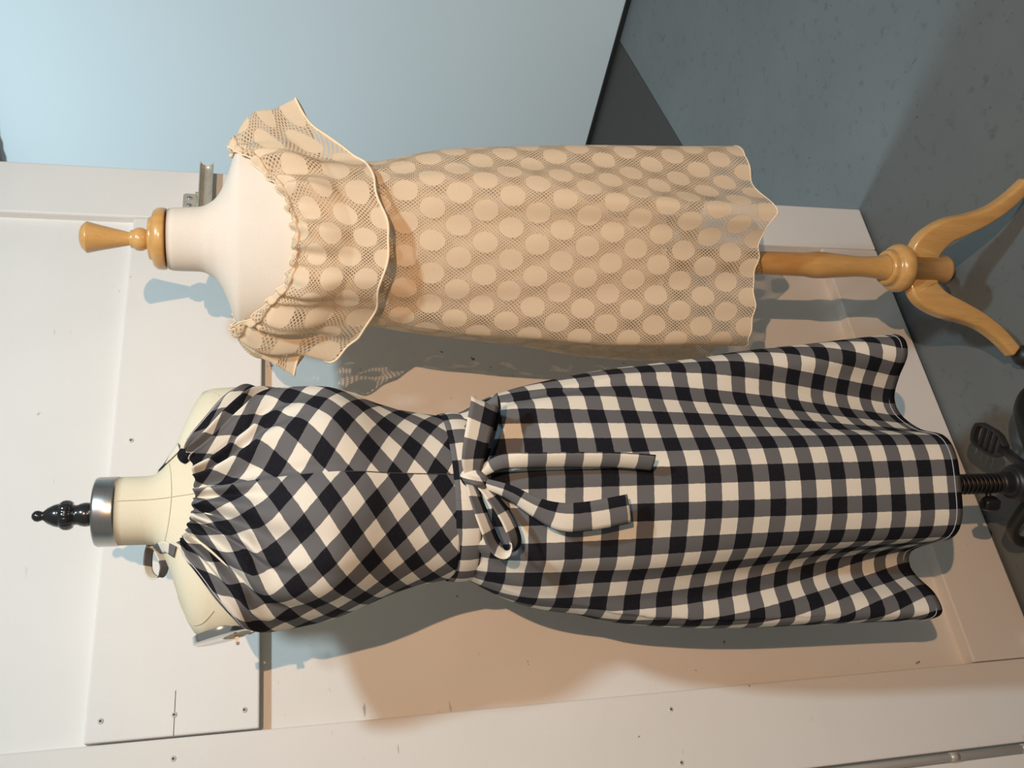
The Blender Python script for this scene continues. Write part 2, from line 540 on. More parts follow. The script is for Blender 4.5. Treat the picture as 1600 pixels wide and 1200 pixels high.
# conduit under the ceiling on the blue wall (corner of the frame)
pts = [wa + wd * s - wn * 0.05 + Vector((0, 0, 2.775)) for s in np.linspace(-0.6, 2.1, 80)]
rads = [0.040 + (0.004 if i % 2 else 0) for i in range(80)]
pp = tube('ventilation_pipe', pts, rads, M_GALV, None, 20)
pp['label'] = 'ribbed metal pipe high on the pale blue wall'; pp['category'] = 'pipe'

# ------------------------------------------------------------------ gingham side
LX, LY, LYAW = 0.521, 1.260, math.radians(22.48)
PHI = math.radians(17.0)               # the form is turned a little from the camera
formL = empty('dress_form', (LX, LY, 0), -LYAW, 'cream linen dress form with black finial and steel neck cap under the gingham dress', 'dress form')
TOR_L = [(1.757, .0465, .0465), (1.715, .047, .048), (1.700, .058, .051), (1.690, .078, .054), (1.680, .106, .058), (1.670, .136, .062),
         (1.660, .159, .066), (1.650, .174, .070), (1.635, .182, .077), (1.600, .183, .090), (1.570, .172, .098), (1.500, .152, .110),
         (1.450, .142, .108), (1.400, .130, .098), (1.330, .112, .086), (1.280, .106, .083), (1.200, .130, .094), (1.100, .150, .105), (1.000, .155, .110), (0.950, .150, .105)]
def torso(name, tab, mat, parent, ang, cx, zs, ex=2.0, n=72, lean=None):
    fw_, fd_ = table(tab, 1), table(tab, 2)
    v = []
    for z in zs:
        w, d = fw_(z), fd_(z)
        for i in range(n):
            a = 2 * PI * i / n
            c, s = math.cos(a), math.sin(a)
            x = w * math.copysign(abs(s) ** (2 / ex), s); y = -d * math.copysign(abs(c) ** (2 / ex), c)
            x, y = rot2(x, y, ang)
            v.append((x + cx(z), y, z))
    f = grid_faces(n, len(zs), True)
    f.append(tuple(range(n))); f.append(tuple(reversed(range((len(zs) - 1) * n, len(zs) * n))))
    return mesh(name, v, f, mat, parent)
cxL = lambda z: 0.002 if z > 1.6 else 0.002 + 0.006 * min(1, (1.6 - z) / 0.25)
zsL = list(np.concatenate([np.linspace(1.757, 1.71, 6), np.linspace(1.704, 1.632, 26), np.linspace(1.62, 0.95, 44)]))
torL = torso('torso', TOR_L, M_LINEN, formL, PHI, cxL, zsL, 2.15)
# neck and shoulder seams
fwl, fdl = table(TOR_L, 1), table(TOR_L, 2)
def onL(al, z, off=0.0006):
    c, s = math.cos(al), math.sin(al)
    x = (fwl(z) + off) * math.copysign(abs(s) ** (2 / 2.15), s); y = -(fdl(z) + off) * math.copysign(abs(c) ** (2 / 2.15), c)
    x, y = rot2(x, y, PHI)
    return (x + cxL(z), y, z)
tube('seam', [onL(0, z) for z in np.linspace(1.755, 1.652, 20)], 0.0006, M_SEAM, torL, 5)
tube('seam', [onL(a, 1.683 + 0.022 * abs(math.sin(a / 1.5)) ** 1.5) for a in np.linspace(-1.5, 1.5, 40)], 0.0006, M_SEAM, torL, 5)
for sg in (-1, 1):
    tube('seam', [onL(sg * a, z) for a, z in zip(np.linspace(1.53, 0.98, 18), np.linspace(1.6745, 1.625, 18))], 0.0006, M_SEAM, torL, 5)
# steel neck cap
lathe('neck_cap', [(0.0005, 1.7862), (0.043, 1.7862), (0.0462, 1.7850), (0.0478, 1.782), (0.0480, 1.760), (0.0478, 1.7565), (0.0455, 1.7555), (0.0005, 1.7555)], M_STEEL, formL, 64, center=(0.002, 0))
fin = [(0.0005, 1.8665), (0.004, 1.8655), (0.0072, 1.862), (0.0078, 1.858), (0.0062, 1.8535), (0.0058, 1.8520), (0.0112, 1.846), (0.0150, 1.838), (0.0162, 1.8325), (0.0160, 1.8310),
       (0.0180, 1.8300), (0.0200, 1.8265), (0.0205, 1.8225), (0.0198, 1.8185), (0.0175, 1.8150), (0.0140, 1.8140), (0.0135, 1.8110), (0.0140, 1.8080),
       (0.0155, 1.8050), (0.0168, 1.7990), (0.0160, 1.7930), (0.0130, 1.7885), (0.0115, 1.7868), (0.0115, 1.7850)]
fl = lambda a, z: 1 - (0.05 if 1.8145 < z < 1.831 else 0.0) * (1 if math.cos(a * 22) > 0.2 else 0)
lathe('finial', fin, M_BLACK, formL, 88, fl, center=(-0.001, 0))
# arm plates
for sg in (-1, 1):
    zc, hh, ww = 1.612, 0.044, 0.034
    ax = Vector((sg * math.cos(PHI), sg * math.sin(PHI), 0)); ay = Vector((-math.sin(PHI), math.cos(PHI), 0))
    tilt = 0.20
    nrm = (ax * math.cos(tilt) + Vector((0, 0, -math.sin(tilt)))).normalized()
    up = (Vector((0, 0, 1)) - nrm * nrm.z).normalized()
    cpt = Vector((cxL(zc), 0, zc)) + ax * (0.171 if sg < 0 else 0.158)
    v = []; n = 40
    for th, sc in ((0.0, 1.0), (0.0090, 1.0), (0.0108, 0.94), (0.0108, 0.0)):
        for i in range(n):
            a = 2 * PI * i / n
            v.append(cpt + nrm * th + up * (hh * sc * math.sin(a)) + ay * (ww * sc * math.cos(a)))
    pl = mesh('arm_plate', v, grid_faces(n, 4, True), M_CHROME, formL)
    # wing nut
    q = cpt + nrm * 0.0110 - up * 0.012
    wv = []
    for k in (-1, 1):
        for yy in (-0.0022, 0.0022):
            wv += [q + ay * (k * 0.003) + up * yy, q + ay * (k * 0.013) + up * yy + nrm * 0.004, q + ay * (k * 0.013) + up * yy + nrm * 0.011, q + ay * (k * 0.003) + up * yy + nrm * 0.007]
    f = []
    for b in (0, 8):
        f += [(b, b + 1, b + 2, b + 3), (b + 7, b + 6, b + 5, b + 4)] + [(b + i, b + 4 + i, b + 4 + (i + 1) % 4, b + (i + 1) % 4) for i in range(4)]
    mesh('wing_nut', wv, f, M_STEEL, pl, smooth=False)

# pole, coil, base
lathe('pole', [(0.0125, 0.97), (0.0125, 0.20)], M_IRON, formL, 20)
coil = []
for i in range(0, 12 * 20 + 1):
    a = 2 * PI * i / 20
    coil.append((0.0155 * math.cos(a), 0.0155 * math.sin(a), 0.275 + 0.0092 * i / 20))
tube('coil_spring', coil, 0.0030, M_IRON, formL, 8)
lathe('hub', smooth_prof([(0.014, 0.290), (0.020, 0.285), (0.021, 0.268), (0.030, 0.262), (0.034, 0.245), (0.034, 0.190), (0.028, 0.165), (0.012, 0.160)], 4), M_IRON, formL, 32)
# clamp knob on the pole
tube('clamp_screw', [(-0.010, -0.002, 0.315), (-0.030, -0.006, 0.318)], 0.005, M_IRON, formL, 10)
lathe('clamp_knob', smooth_prof([(0.002, 0.334), (0.010, 0.332), (0.013, 0.322), (0.013, 0.310), (0.009, 0.302), (0.002, 0.300)], 4), M_IRON, formL, 20, lambda a, z: 1 + 0.10 * math.cos(a * 5), center=(-0.036, -0.007))
def sweep(name, pts, sect, mat, parent):
    """pts: (centre, side vector, up vector); sect: list of (s,u) factors per station"""
    v = []
    for (c, s, u), sc in zip(pts, sect):
        for a, b in sc:
            v.append(c + s * a + u * b)
    n = len(sect[0])
    f = grid_faces(n, len(pts), True)
    f.append(tuple(reversed(range(n)))); f.append(tuple(range((len(pts) - 1) * n, len(pts) * n)))
    return mesh(name, v, f, mat, parent)
def rrect(w, h, r, k=4):
    o = []
    for cx, cy, a0 in ((w - r, h - r, 0), (-w + r, h - r, 90), (-w + r, -h + r, 180), (w - r, -h + r, 270)):
        for i in range(k):
            a = math.radians(a0 + 90 * i / (k - 1))
            o.append((cx + r * math.cos(a), cy + r * math.sin(a)))
    return o
def leg(parent, az, prof, half_t, mat, rfac=0.8, name='leg'):
    """prof: (r, z, half height)"""
    pr = smooth_prof(prof, 8)
    d = Vector((math.cos(az), math.sin(az), 0)); side = Vector((-d.y, d.x, 0))
    st = []; se = []
    for i, (r, z, h) in enumerate(pr):
        a = pr[max(0, i - 1)]; b = pr[min(len(pr) - 1, i + 1)]
        tg = (d * (b[0] - a[0]) + Vector((0, 0, b[1] - a[1]))).normalized()
        u = side.cross(tg).normalized()
        if u.z < 0: u = -u
        st.append((d * r + Vector((0, 0, z)), side, u))
        se.append(rrect(half_t, h, min(half_t, h) * rfac))
    return sweep(name, st, se, mat, parent)
IR = [(0.022, 0.178, .017), (0.065, 0.168, .015), (0.115, 0.156, .013), (0.165, 0.138, .011), (0.205, 0.102, .010), (0.222, 0.070, .010)]
for az in (33, 123, 213, 303):
    a = math.radians(az)
    lg = leg(formL, a, IR, 0.0105, M_IRON)
    d = Vector((math.cos(a), math.sin(a), 0)); sd = Vector((-d.y, d.x, 0))
    c = d * 0.225 + Vector((0, 0, 0.0285))
    wv = []; n = 28
    for rr, w in ((0.004, -0.010), (0.024, -0.010), (0.028, -0.006), (0.028, 0.006), (0.024, 0.010), (0.004, 0.010)):
        for i in range(n):
            q = 2 * PI * i / n
            wv.append(c + sd * w + d * (rr * math.cos(q)) + Vector((0, 0, rr * math.sin(q))))
    f = grid_faces(n, 6, True); f.append(tuple(range(n))); f.append(tuple(reversed(range(5 * n, 6 * n))))
    mesh('caster_wheel', wv, f, M_RUBBER, lg)
# foot pedal: slatted plate on an arm
pa = Vector((0.036, 0.050, 0.190)); pb = Vector((0.062, 0.112, 0.158)); pc = Vector((0.110, 0.200, 0.152))
tube('pedal_arm', [Vector((0.018, 0.018, 0.205)), pa, pb + (pc - pb) * 0.1], [0.011, 0.010, 0.009], M_IRON, formL, 12)
dv = (pc - pb).normalized(); sv = Vector((dv.y, -dv.x, 0)).normalized(); uv_ = sv.cross(dv).normalized()
if uv_.z < 0: uv_ = -uv_
out = [(0.0, 0.010), (0.022, 0.024), (0.040, 0.027), (0.080, 0.026), (0.094, 0.019), (0.098, 0.008)]
ring = [(a, b) for a, b in out] + [(a, -b) for a, b in reversed(out)]
n = len(ring)
def rp(sc, up):
    return [pb + dv * (0.049 + (a - 0.049) * sc) + sv * (b * sc) + uv_ * up for a, b in ring]
v = rp(1, -0.005) + rp(1, 0.007) + rp(0.80, 0.007) + rp(0.80, -0.005)
f = grid_faces(n, 4, True) + [(3 * n + i, 3 * n + (i + 1) % n, (i + 1) % n, i) for i in range(n)]
ped = mesh('foot_pedal', v, f, M_RUBBER, formL, smooth=False)
for a in (0.020, 0.037, 0.054, 0.071):
    c = pb + dv * a
    v = [c + dv * x + sv * y + uv_ * z for x in (-0.0035, 0.0035) for y in (-0.021, 0.021) for z in (-0.004, 0.004)]
    mesh('pedal_slat', v, box_data(0, 1, 0, 1, 0, 1)[1], M_RUBBER, ped, smooth=False)

# ------------------------------------------------------------------ gingham dress
dressL = empty('gingham_dress', (LX, LY, 0), -LYAW, 'black and white gingham halter dress with tied waist sash', 'dress')

# bodice: fan of gathers from the halter neckline
BOD = [(1.675, .135, .067), (1.655, .170, .076), (1.62, .184, .093), (1.60, .1835, .104), (1.574, .177, .118), (1.540, .173, .131), (1.507, .1695, .139), (1.474, .166, .142),
       (1.437, .1565, .136), (1.395, .1425, .121), (1.350, .1305, .109), (1.295, .1225, .101)]
fbw, fbd = table(BOD, 1), table(BOD, 2)
PHT = [(1.675, 27), (1.643, 39), (1.620, 52), (1.600, 66), (1.585, 82), (1.560, 98), (1.500, 108), (1.295, 112)]
fph = table(PHT, 1)
NA, NB = 181, 90
rng = np.random.RandomState(3)
fold_ph = rng.uniform(-0.6, 0.6, 40)
def fold(a, k0=11.0):
    """uneven gathers along the neckline"""
    x = a * k0
    i = math.floor(x); q = x - i
    ph = fold_ph[int(i) % 40] * (1 - q) + fold_ph[int(i + 1) % 40] * q
    return math.cos(2 * PI * x * 0.5 + ph * 2.2)
v = []; uvb = []
for j in range(NB):
    b = j / (NB - 1)
    zz = 1.675 + b * (1.295 - 1.675)
    Ph = math.radians(fph(zz))
    for i in range(NA):
        a = -1 + 2 * i / (NA - 1)
        zt = 1.652 + 0.022 * a * a
        z = zt + b * (1.295 - zt)
        al = a * Ph
        w, d = fbw(z), fbd(z)
        c, s = math.cos(al), math.sin(al)
        # bust
        bust = 0.014 * (math.exp(-((al - 0.62) / 0.42) ** 2) + math.exp(-((al + 0.62) / 0.42) ** 2)) * math.exp(-((z - 1.475) / 0.055) ** 2)
        cleft = -0.006 * math.exp(-(al / 0.20) ** 2) * math.exp(-((z - 1.46) / 0.07) ** 2)
        amp = (0.0085 * math.exp(-b / 0.20) + 0.0050 * math.exp(-((b - 0.18) / 0.16) ** 2)) * min(1.0, (1.02 - abs(a)) * 3)
        dis = bust + cleft + amp * fold(a, 11.0) + 0.0040 * math.exp(-((b - 0.34) / 0.2) ** 2) * fold(a * 0.8 + 0.13, 7.0)
        # centre fold that runs down from the neckline to the seam under the bust
        dis -= 0.010 * math.exp(-((a - 0.02) / 0.030) ** 2) * math.exp(-((b - 0.28) / 0.22) ** 2)
        dis += 0.005 * math.exp(-((a + 0.06) / 0.04) ** 2) * math.exp(-((b - 0.33) / 0.2) ** 2)
        # gathered lip at the top
        if b < 0.05: dis += 0.004 * (1 - b / 0.05)
        sw = 1 if w > 0 else 0
        x = (w + dis) * math.copysign(abs(s) ** 0.96, s); y = -(d + dis) * math.copysign(abs(c) ** 0.96, c)
        x, y = rot2(x, y, PHI)
        v.append((x + cxL(z), y, z + 0.0015 * math.cos(a * 60) * (1 if b < 0.02 else 0)))
        Wc = 0.235 + 0.06 * math.sin(PI * min(1, b * 1.15)) - 0.02 * b
        sc = a * Wc; tc = b * 0.42
        uvb.append((sc, tc))
f = grid_faces(NA, NB)
K = math.sqrt(0.5)
def uv_bod(pi, vi):
    s, tt = uvb[vi]
    i = pi % (NA - 1)
    sg = -1 if i < (NA - 1) // 2 else 1
    q = sg * s
    an = math.radians(40)
    return (q * math.cos(an) + tt * math.sin(an) + (0.012 if sg > 0 else 0.0), -q * math.sin(an) + tt * math.cos(an) + 0.02)
bod = solid(mesh('bodice', v, f, M_GING, dressL, uv_bod), 0.0012)
# stitched edge along each armhole
for i in (4, NA - 5):
    pts = [Vector(v[j * NA + i]) + Vector((0, -0.0014, 0.0004)) for j in range(2, 26)]
    tube('topstitch', pts, 0.0005, M_THREAD, bod, 5)
# centre seam
cs = [Vector(v[j * NA + (NA - 1) // 2]) + Vector((0.0002, -0.0012, 0)) for j in range(48, NB)]
tube('centre_seam', cs, 0.0007, plain('dark_seam', (0.05, 0.05, 0.055), 0.9), bod, 5)

# skirt
HEM = [(0, -.150, 0), (.05, -.147, 14), (.080, -.124, 24), (.094, -.070, 34), (.122, -.026, 42), (.155, -.012, 50), (.19, -.028, 59), (.225, -.055, 69), (.255, -.050, 80),
       (.268, -.012, 90), (.25, .045, 105), (.2, .10, 125), (.11, .15, 150), (0, .165, 180), (-.11, .155, 208), (-.18, .115, 232), (-.215, .06, 252), (-.230, .01, 264),
       (-.226, -.045, 272), (-.210, -.082, 282), (-.182, -.070, 294), (-.156, -.030, 305), (-.136, -.014, 314), (-.112, -.022, 323), (-.098, -.070, 331), (-.086, -.124, 340), (-.055, -.147, 350)]
def closed_sample(ctrl, n):
    N = len(ctrl); out = []
    c = [tuple(p) for p in ctrl]
    def ang(i):
        return c[i % N][2] + 360 * (i // N)
    for k in range(n):
        u = k / n * N
        i = int(u); s = u - i
        P = [c[(i + o) % N] for o in (-1, 0, 1, 2)]
        A = [ang(i + o) for o in (-1, 0, 1, 2)]
        out.append((crom(P[0][0], P[1][0], P[2][0], P[3][0], s), crom(P[0][1], P[1][1], P[2][1], P[3][1], s), crom(*A, s)))
    return out
SR = [(1.295, .128), (1.275, .133), (1.237, .153), (1.198, .167), (1.155, .178), (1.095, .190), (1.032, .201), (.974, .208), (.883, .219), (.779, .234), (.671, .245), (.559, .258), (.5, .264), (.48, .266)]
SL = [(1.295, .110), (1.278, .112), (1.26, .122), (1.223, .143), (1.187, .159), (1.148, .170), (1.097, .180), (1.051, .193), (.982, .204), (.910, .212), (.812, .218), (.735, .220), (.604, .223), (.5, .226), (.48, .226)]
SD = [(1.295, .100), (1.23, .112), (1.15, .128), (1.05, .140), (.9, .148), (.48, .150)]
fsr, fsl, fsd = table(SR, 1), table(SL, 1), table(SD, 1)
NS, NZ = 270, 70
hs = closed_sample(HEM, NS)
zs = list(1.290 + (0.500 - 1.290) * np.linspace(0, 1, NZ) ** 1.0)
v = []; rows = []
for z in zs:
    w = min(1, max(0, (1.235 - z) / 0.72)) ** 1.25
    xr, xl, dp = fsr(z), fsl(z), fsd(z)
    ring = []
    for hx, hy, an in hs:
        a = math.radians(an)
        ex = math.sin(a) * (xr if math.sin(a) > 0 else xl); ey = -math.cos(a) * dp
        ring.append([ex * (1 - w) + hx * w, ey * (1 - w) + hy * w, an])
    mx = max(r[0] for r in ring); mn = min(r[0] for r in ring)
    q = (1.29 - z) / 0.79
    for r in ring:
        r[0] *= (xr / mx) if r[0] > 0 else (xl / -mn)
        # soft secondary drape
        am = 0.0035 * math.sin(PI * min(1, q * 1.2)) + 0.001
        k = am * math.sin(math.radians(r[2]) * 9 + 1.7 * q) + 0.002 * math.sin(math.radians(r[2]) * 17 + 3 * q + z * 9) * (1 - q)
        nn = math.hypot(r[0], r[1])
        if abs(r[0]) < 0.9 * (xr if r[0] > 0 else xl):
            r[0] += r[0] / nn * k; r[1] += r[1] / nn * k
    # the hem dips a little where the cloth hangs free
    rows.append(ring)
    for r in ring:
        v.append((r[0] + 0.001, r[1], z))
def arclen(rows, zs):
    """signed arc length from the centre front, and length down each line"""
    S = []
    for ring in rows:
        n = len(ring); h = n // 2
        s = [0.0] * n
        for i in range(1, h + 1):
            s[i] = s[i - 1] + math.hypot(ring[i][0] - ring[i - 1][0], ring[i][1] - ring[i - 1][1])
        acc = 0.0
        for i in range(n - 1, h, -1):
            nx = ring[(i + 1) % n]
            acc -= math.hypot(ring[i][0] - nx[0], ring[i][1] - nx[1]); s[i] = acc
        S.append(s)
    T = [[0.0] * len(rows[0])]
    for j in range(1, len(rows)):
        T.append([T[j - 1][i] + math.sqrt((zs[j] - zs[j - 1]) ** 2 + 0.6 * (rows[j][i][1] - rows[j - 1][i][1]) ** 2) for i in range(len(rows[0]))])
    return S, T
S, T = arclen(rows, zs)
def uv_skirt(pi, vi):
    j, i = divmod(vi, NS)
    pc = pi % NS
    an = hs[pc][2] % 360
    s, tt = S[j][i], T[j][i]
    if i == 0 and pc == NS - 1: s = 0.0
    if 103 < an < 266:                       # the back panel is cut on the bias
        if an <= 180 + 1 and s < 0: s = S[j][NS // 2]
        a = 0.75
        return (s * math.cos(a) + tt * math.sin(a), -s * math.sin(a) + tt * math.cos(a))
    return (s + S_OFF, tt + T_OFF)
S_OFF, T_OFF = 0.026, 0.0
skirt = solid(mesh('skirt', v, grid_faces(NS, NZ, True), M_GING, dressL, uv_skirt), 0.0012)
# stitched hem line
tube('hem_stitch', [Vector(v[(NZ - 2) * NS + i]) * 1.0 + Vector((v[(NZ - 2) * NS + i][0], v[(NZ - 2) * NS + i][1], 0)).normalized() * 0.0012 for i in range(NS)], 0.0005, M_THREAD, skirt, 5, True)

# sash
def ribbon(name, pts, wid, wdir, parent, mat=M_GING, s_off=0.0, t_off=0.0, th=0.0012, nw=7, curl=0.0):
    """band along pts; wdir: width direction per point (or one vector); curl bows the band"""
    P = smooth_prof([tuple(p) for p in pts], 8)
    W = wdir if isinstance(wdir, list) else [wdir] * len(pts)
    W = smooth_prof([tuple(w) for w in W], 8)
    wd_ = wid if hasattr(wid, '__len__') else [wid] * len(pts)
    wd_ = smooth_prof([(q, 0.0) for q in wd_], 8)
    v = []; uu = []; L = 0.0
    for k, p in enumerate(P):
        p = Vector(p); w = Vector(W[k])
        tg = Vector(P[min(k + 1, len(P) - 1)]) - Vector(P[max(k - 1, 0)])
        tg.normalize()
        w = (w - tg * w.dot(tg)).normalized(); nr = tg.cross(w)
        if k: L += (p - Vector(P[k - 1])).length
        for i in range(nw):
            q = i / (nw - 1) - 0.5
            v.append(p + w * (q * wd_[k][0]) + nr * (curl * (1 - 4 * q * q)))
            uu.append((q * wid_max(wid) + s_off, L + t_off))
    o = mesh(name, v, grid_faces(nw, len(P)), mat, parent, lambda pi, vi: uu[vi])
    return solid(o, th)
def wid_max(w): return max(w) if hasattr(w, '__len__') else w

v = []; uu = []
nb = 140
for k, z in enumerate(np.linspace(1.303, 1.266, 7)):
    L = 0
    for i in range(nb):
        a = 2 * PI * i / nb
        x = math.sin(a) * (0.131 if math.sin(a) > 0 else 0.118) + 0.001; y = -math.cos(a) * 0.107
        off = 0.0025 * math.sin(k / 6 * PI)
        dz = 0.004 * math.sin(a)
        v.append((x * (1 + off * 8), y * (1 + off * 8), z + dz))
        uu.append((a * 0.118 + 0.013, k * 0.006))
def uv_belt(pi, vi):
    a, b = uu[vi]
    if vi % nb == 0 and pi % nb == nb - 1: a += 2 * PI * 0.118
    return (a, b + 0.005)
solid(mesh('waist_sash', v, grid_faces(nb, 7, True), M_GING, dressL, uv_belt), 0.0015)

kv = []
for p in np.linspace(0.02, PI - 0.02, 20):
    for q in np.linspace(0, 2 * PI, 36, endpoint=False):
        rr = 1 + 0.16 * math.sin(4 * q + 2.5 * p) * math.sin(p) + 0.07 * math.sin(9 * q - 3 * p)
        kv.append((0.030 + 0.0135 * math.sin(p) * math.cos(q) * rr + 0.004 * math.cos(p), -0.128 + 0.013 * math.sin(p) * math.sin(q) * rr, 1.279 + 0.021 * math.cos(p)))
bow = mesh('sash_knot', kv, grid_faces(36, 20, True), M_GING, dressL, lambda pi, vi: ((vi % 36) * 0.0026 + 0.05, (vi // 36) * 0.0025 + 0.030 + (vi % 36) * 0.0012))
# long flat loop to the right
ribbon('sash_loop', [(0.036, -0.132, 1.283), (0.060, -0.150, 1.285), (0.095, -0.152, 1.277), (0.128, -0.140, 1.266), (0.137, -0.130, 1.262), (0.128, -0.127, 1.258), (0.095, -0.128, 1.266), (0.060, -0.126, 1.275), (0.036, -0.120, 1.280)],
       [0.022, 0.034, 0.040, 0.042, 0.042, 0.042, 0.040, 0.034, 0.022], Vector((0.25, -0.25, 1)), bow, s_off=0.013, t_off=0.012)
# narrow twisted loop to the left
ribbon('sash_loop', [(0.022, -0.133, 1.286), (-0.005, -0.148, 1.280), (-0.035, -0.156, 1.271), (-0.060, -0.154, 1.260), (-0.070, -0.151, 1.244), (-0.058, -0.149, 1.230), (-0.030, -0.148, 1.238), (0.000, -0.140, 1.255), (0.022, -0.128, 1.272)],
       [0.016, 0.024, 0.027, 0.028, 0.028, 0.028, 0.027, 0.024, 0.016], [Vector((-0.25, -0.6, 0.75))] * 9, bow, s_off=0.018, t_off=0.02)
# two tails
ribbon('sash_tail', [(0.038, -0.130, 1.272), (0.052, -0.146, 1.245), (0.053, -0.156, 1.20), (0.052, -0.163, 1.14), (0.050, -0.168, 1.08), (0.045, -0.171, 1.03)],
       [0.016, 0.022, 0.027, 0.028, 0.028, 0.029], [Vector((1, -0.4, 0))] * 2 + [Vector((0.85, -0.8, 0))] * 4, bow, s_off=0.026, t_off=0.02, curl=0.004)
ribbon('sash_tail', [(0.024, -0.130, 1.268), (0.010, -0.146, 1.235), (-0.012, -0.156, 1.20), (-0.026, -0.162, 1.165), (-0.026, -0.166, 1.125), (-0.018, -0.171, 1.070)],
       [0.016, 0.024, 0.032, 0.040, 0.042, 0.042], [Vector((1, -0.5, 0.2))] * 3 + [Vector((1, -0.25, 0.0))] * 3, bow, s_off=0.033, t_off=0.008, curl=0.003)

# halter tie round the neck
pts = []; ws = []
tz = lambda q: 1.676 + 0.040 * math.sin(PI * q) ** 0.55
ta = lambda q: math.radians(36 + (324 - 36) * q)         # from front right round the back to front left
for k in range(25):
    q = k / 24
    al, z = ta(q), tz(q)
    n_ = (Vector(onL(al + .02, z)) - Vector(onL(al - .02, z))).cross(Vector(onL(al, z + .002)) - Vector(onL(al, z - .002))).normalized()
    q0, q1 = max(0, q - .02), min(1, q + .02)
    tg = Vector(onL(ta(q1), tz(q1))) - Vector(onL(ta(q0), tz(q0)))
    pts.append(tuple(Vector(onL(al, z, 0.004)))); ws.append(n_.cross(tg).normalized())
tie = ribbon('halter_tie', pts, 0.015, ws, dressL, s_off=0.026, t_off=0.012)
ribbon('tie_loop', [(-0.043, 0.020, 1.716), (-0.060, 0.014, 1.719), (-0.080, 0.006, 1.718), (-0.090, 0.002, 1.711), (-0.089, 0.000, 1.701), (-0.076, 0.004, 1.697), (-0.058, 0.010, 1.704), (-0.043, 0.018, 1.712)],
       0.015, [Vector((-0.2, -1, 0.75))] * 8, tie, s_off=0.026, t_off=0.03)
kb = []
for p in np.linspace(0.02, PI - 0.02, 14):
    for q in np.linspace(0, 2 * PI, 24, endpoint=False):
        rr = 1 + 0.14 * math.sin(3 * q + 3 * p)
        kb.append((0.075 + 0.010 * math.sin(p) * math.cos(q) * rr, -0.046 + 0.008 * math.sin(p) * math.sin(q) * rr, 1.667 + 0.010 * math.cos(p)))
mesh('tie_knot', kb, grid_faces(24, 14, True), M_GING, tie, lambda pi, vi: ((vi % 24) * 0.0009 - 0.009, (vi // 24) * 0.0014 - 0.009))

# ------------------------------------------------------------------ lace side
RX, RY, RYAW = 1.001, 1.260, math.radians(38.47)
formR = empty('dress_form', (RX, RY, 0), -RYAW, 'off white dress form with turned beech finial and wooden tripod stand under the lace dress', 'dress form')
TOR_R = [(1.7165, .0495, .0495), (1.714, .0510, .0510), (1.690, .0525, .052), (1.665, .054, .054), (1.650, .061, .058), (1.640, .070, .061), (1.630, .087, .066), (1.622, .107, .070), (1.614, .133, .075), (1.604, .150, .081),
         (1.585, .150, .086), (1.55, .144, .094), (1.48, .136, .106), (1.42, .128, .104), (1.34, .122, .096), (1.25, .132, .094), (1.10, .142, .094), (.95, .142, .092), (.88, .138, .088), (.862, .128, .080)]
cxR = lambda z: 0.006 if z < 1.66 else 0.003
zsR = list(np.concatenate([np.linspace(1.7165, 1.666, 9), np.linspace(1.660, 1.60, 26), np.linspace(1.59, 0.862, 44)]))
torso('torso', TOR_R, M_JERSEY, formR, 0.0, lambda z: 0.002 + 0.004 * min(1, max(0, (1.70 - z) / 0.08)), zsR, 2.1)
capR = [(0.0005, 1.7475), (0.030, 1.7475), (0.0345, 1.7465), (0.0358, 1.7430), (0.0358, 1.7415), (0.0400, 1.7410), (0.0460, 1.7390), (0.0500, 1.7340), (0.0510, 1.7280), (0.0508, 1.7225), (0.0495, 1.7195), (0.0005, 1.7195)]
lathe('neck_cap', capR, M_WOOD, formR, 64, center=(0.002, 0))
finR = [(0.0005, 1.8530), (0.006, 1.8527), (0.013, 1.8510), (0.019, 1.8480), (0.0232, 1.8440), (0.0240, 1.8425), (0.0250, 1.8420), (0.0257, 1.8405), (0.0252, 1.8385), (0.0205, 1.820), (0.0150, 1.795), (0.0108, 1.7765),
        (0.0108, 1.7755), (0.0140, 1.7750), (0.0148, 1.7735), (0.0148, 1.7715), (0.0160, 1.7700), (0.0186, 1.7660), (0.0194, 1.7610), (0.0184, 1.7555), (0.0155, 1.7505), (0.0120, 1.7480), (0.0120, 1.7470)]
lathe('finial', finR, M_WOOD, formR, 48, center=(0.0, 0))
pole = [(0.0215, 0.90), (0.0228, 0.64), (0.0235, 0.53), (0.0258, 0.515), (0.0268, 0.503), (0.0262, 0.485), (0.0235, 0.450), (0.0208, 0.415), (0.0205, 0.395), (0.0225, 0.365), (0.0262, 0.343), (0.0275, 0.336)]
lathe('pole', pole, M_WOOD, formR, 40)
lathe('collar_ring', smooth_prof([(0.026, 0.345), (0.032, 0.345), (0.0355, 0.341), (0.0365, 0.335), (0.038, 0.331), (0.044, 0.327), (0.0485, 0.319), (0.0490, 0.311), (0.0465, 0.303), (0.041, 0.298), (0.034, 0.296), (0.028, 0.296)], 3), M_WOOD, formR, 48)
lathe('hub', [(0.030, 0.296), (0.030, 0.205), (0.0285, 0.199), (0.024, 0.1965), (0.0005, 0.1965)], M_WOOD, formR, 40)
WL = [(0.022, 0.262, .034), (0.048, 0.256, .034), (0.073, 0.222, .027), (0.090, 0.172, .021), (0.110, 0.125, .017), (0.138, 0.085, .0155), (0.172, 0.052, .0135)]
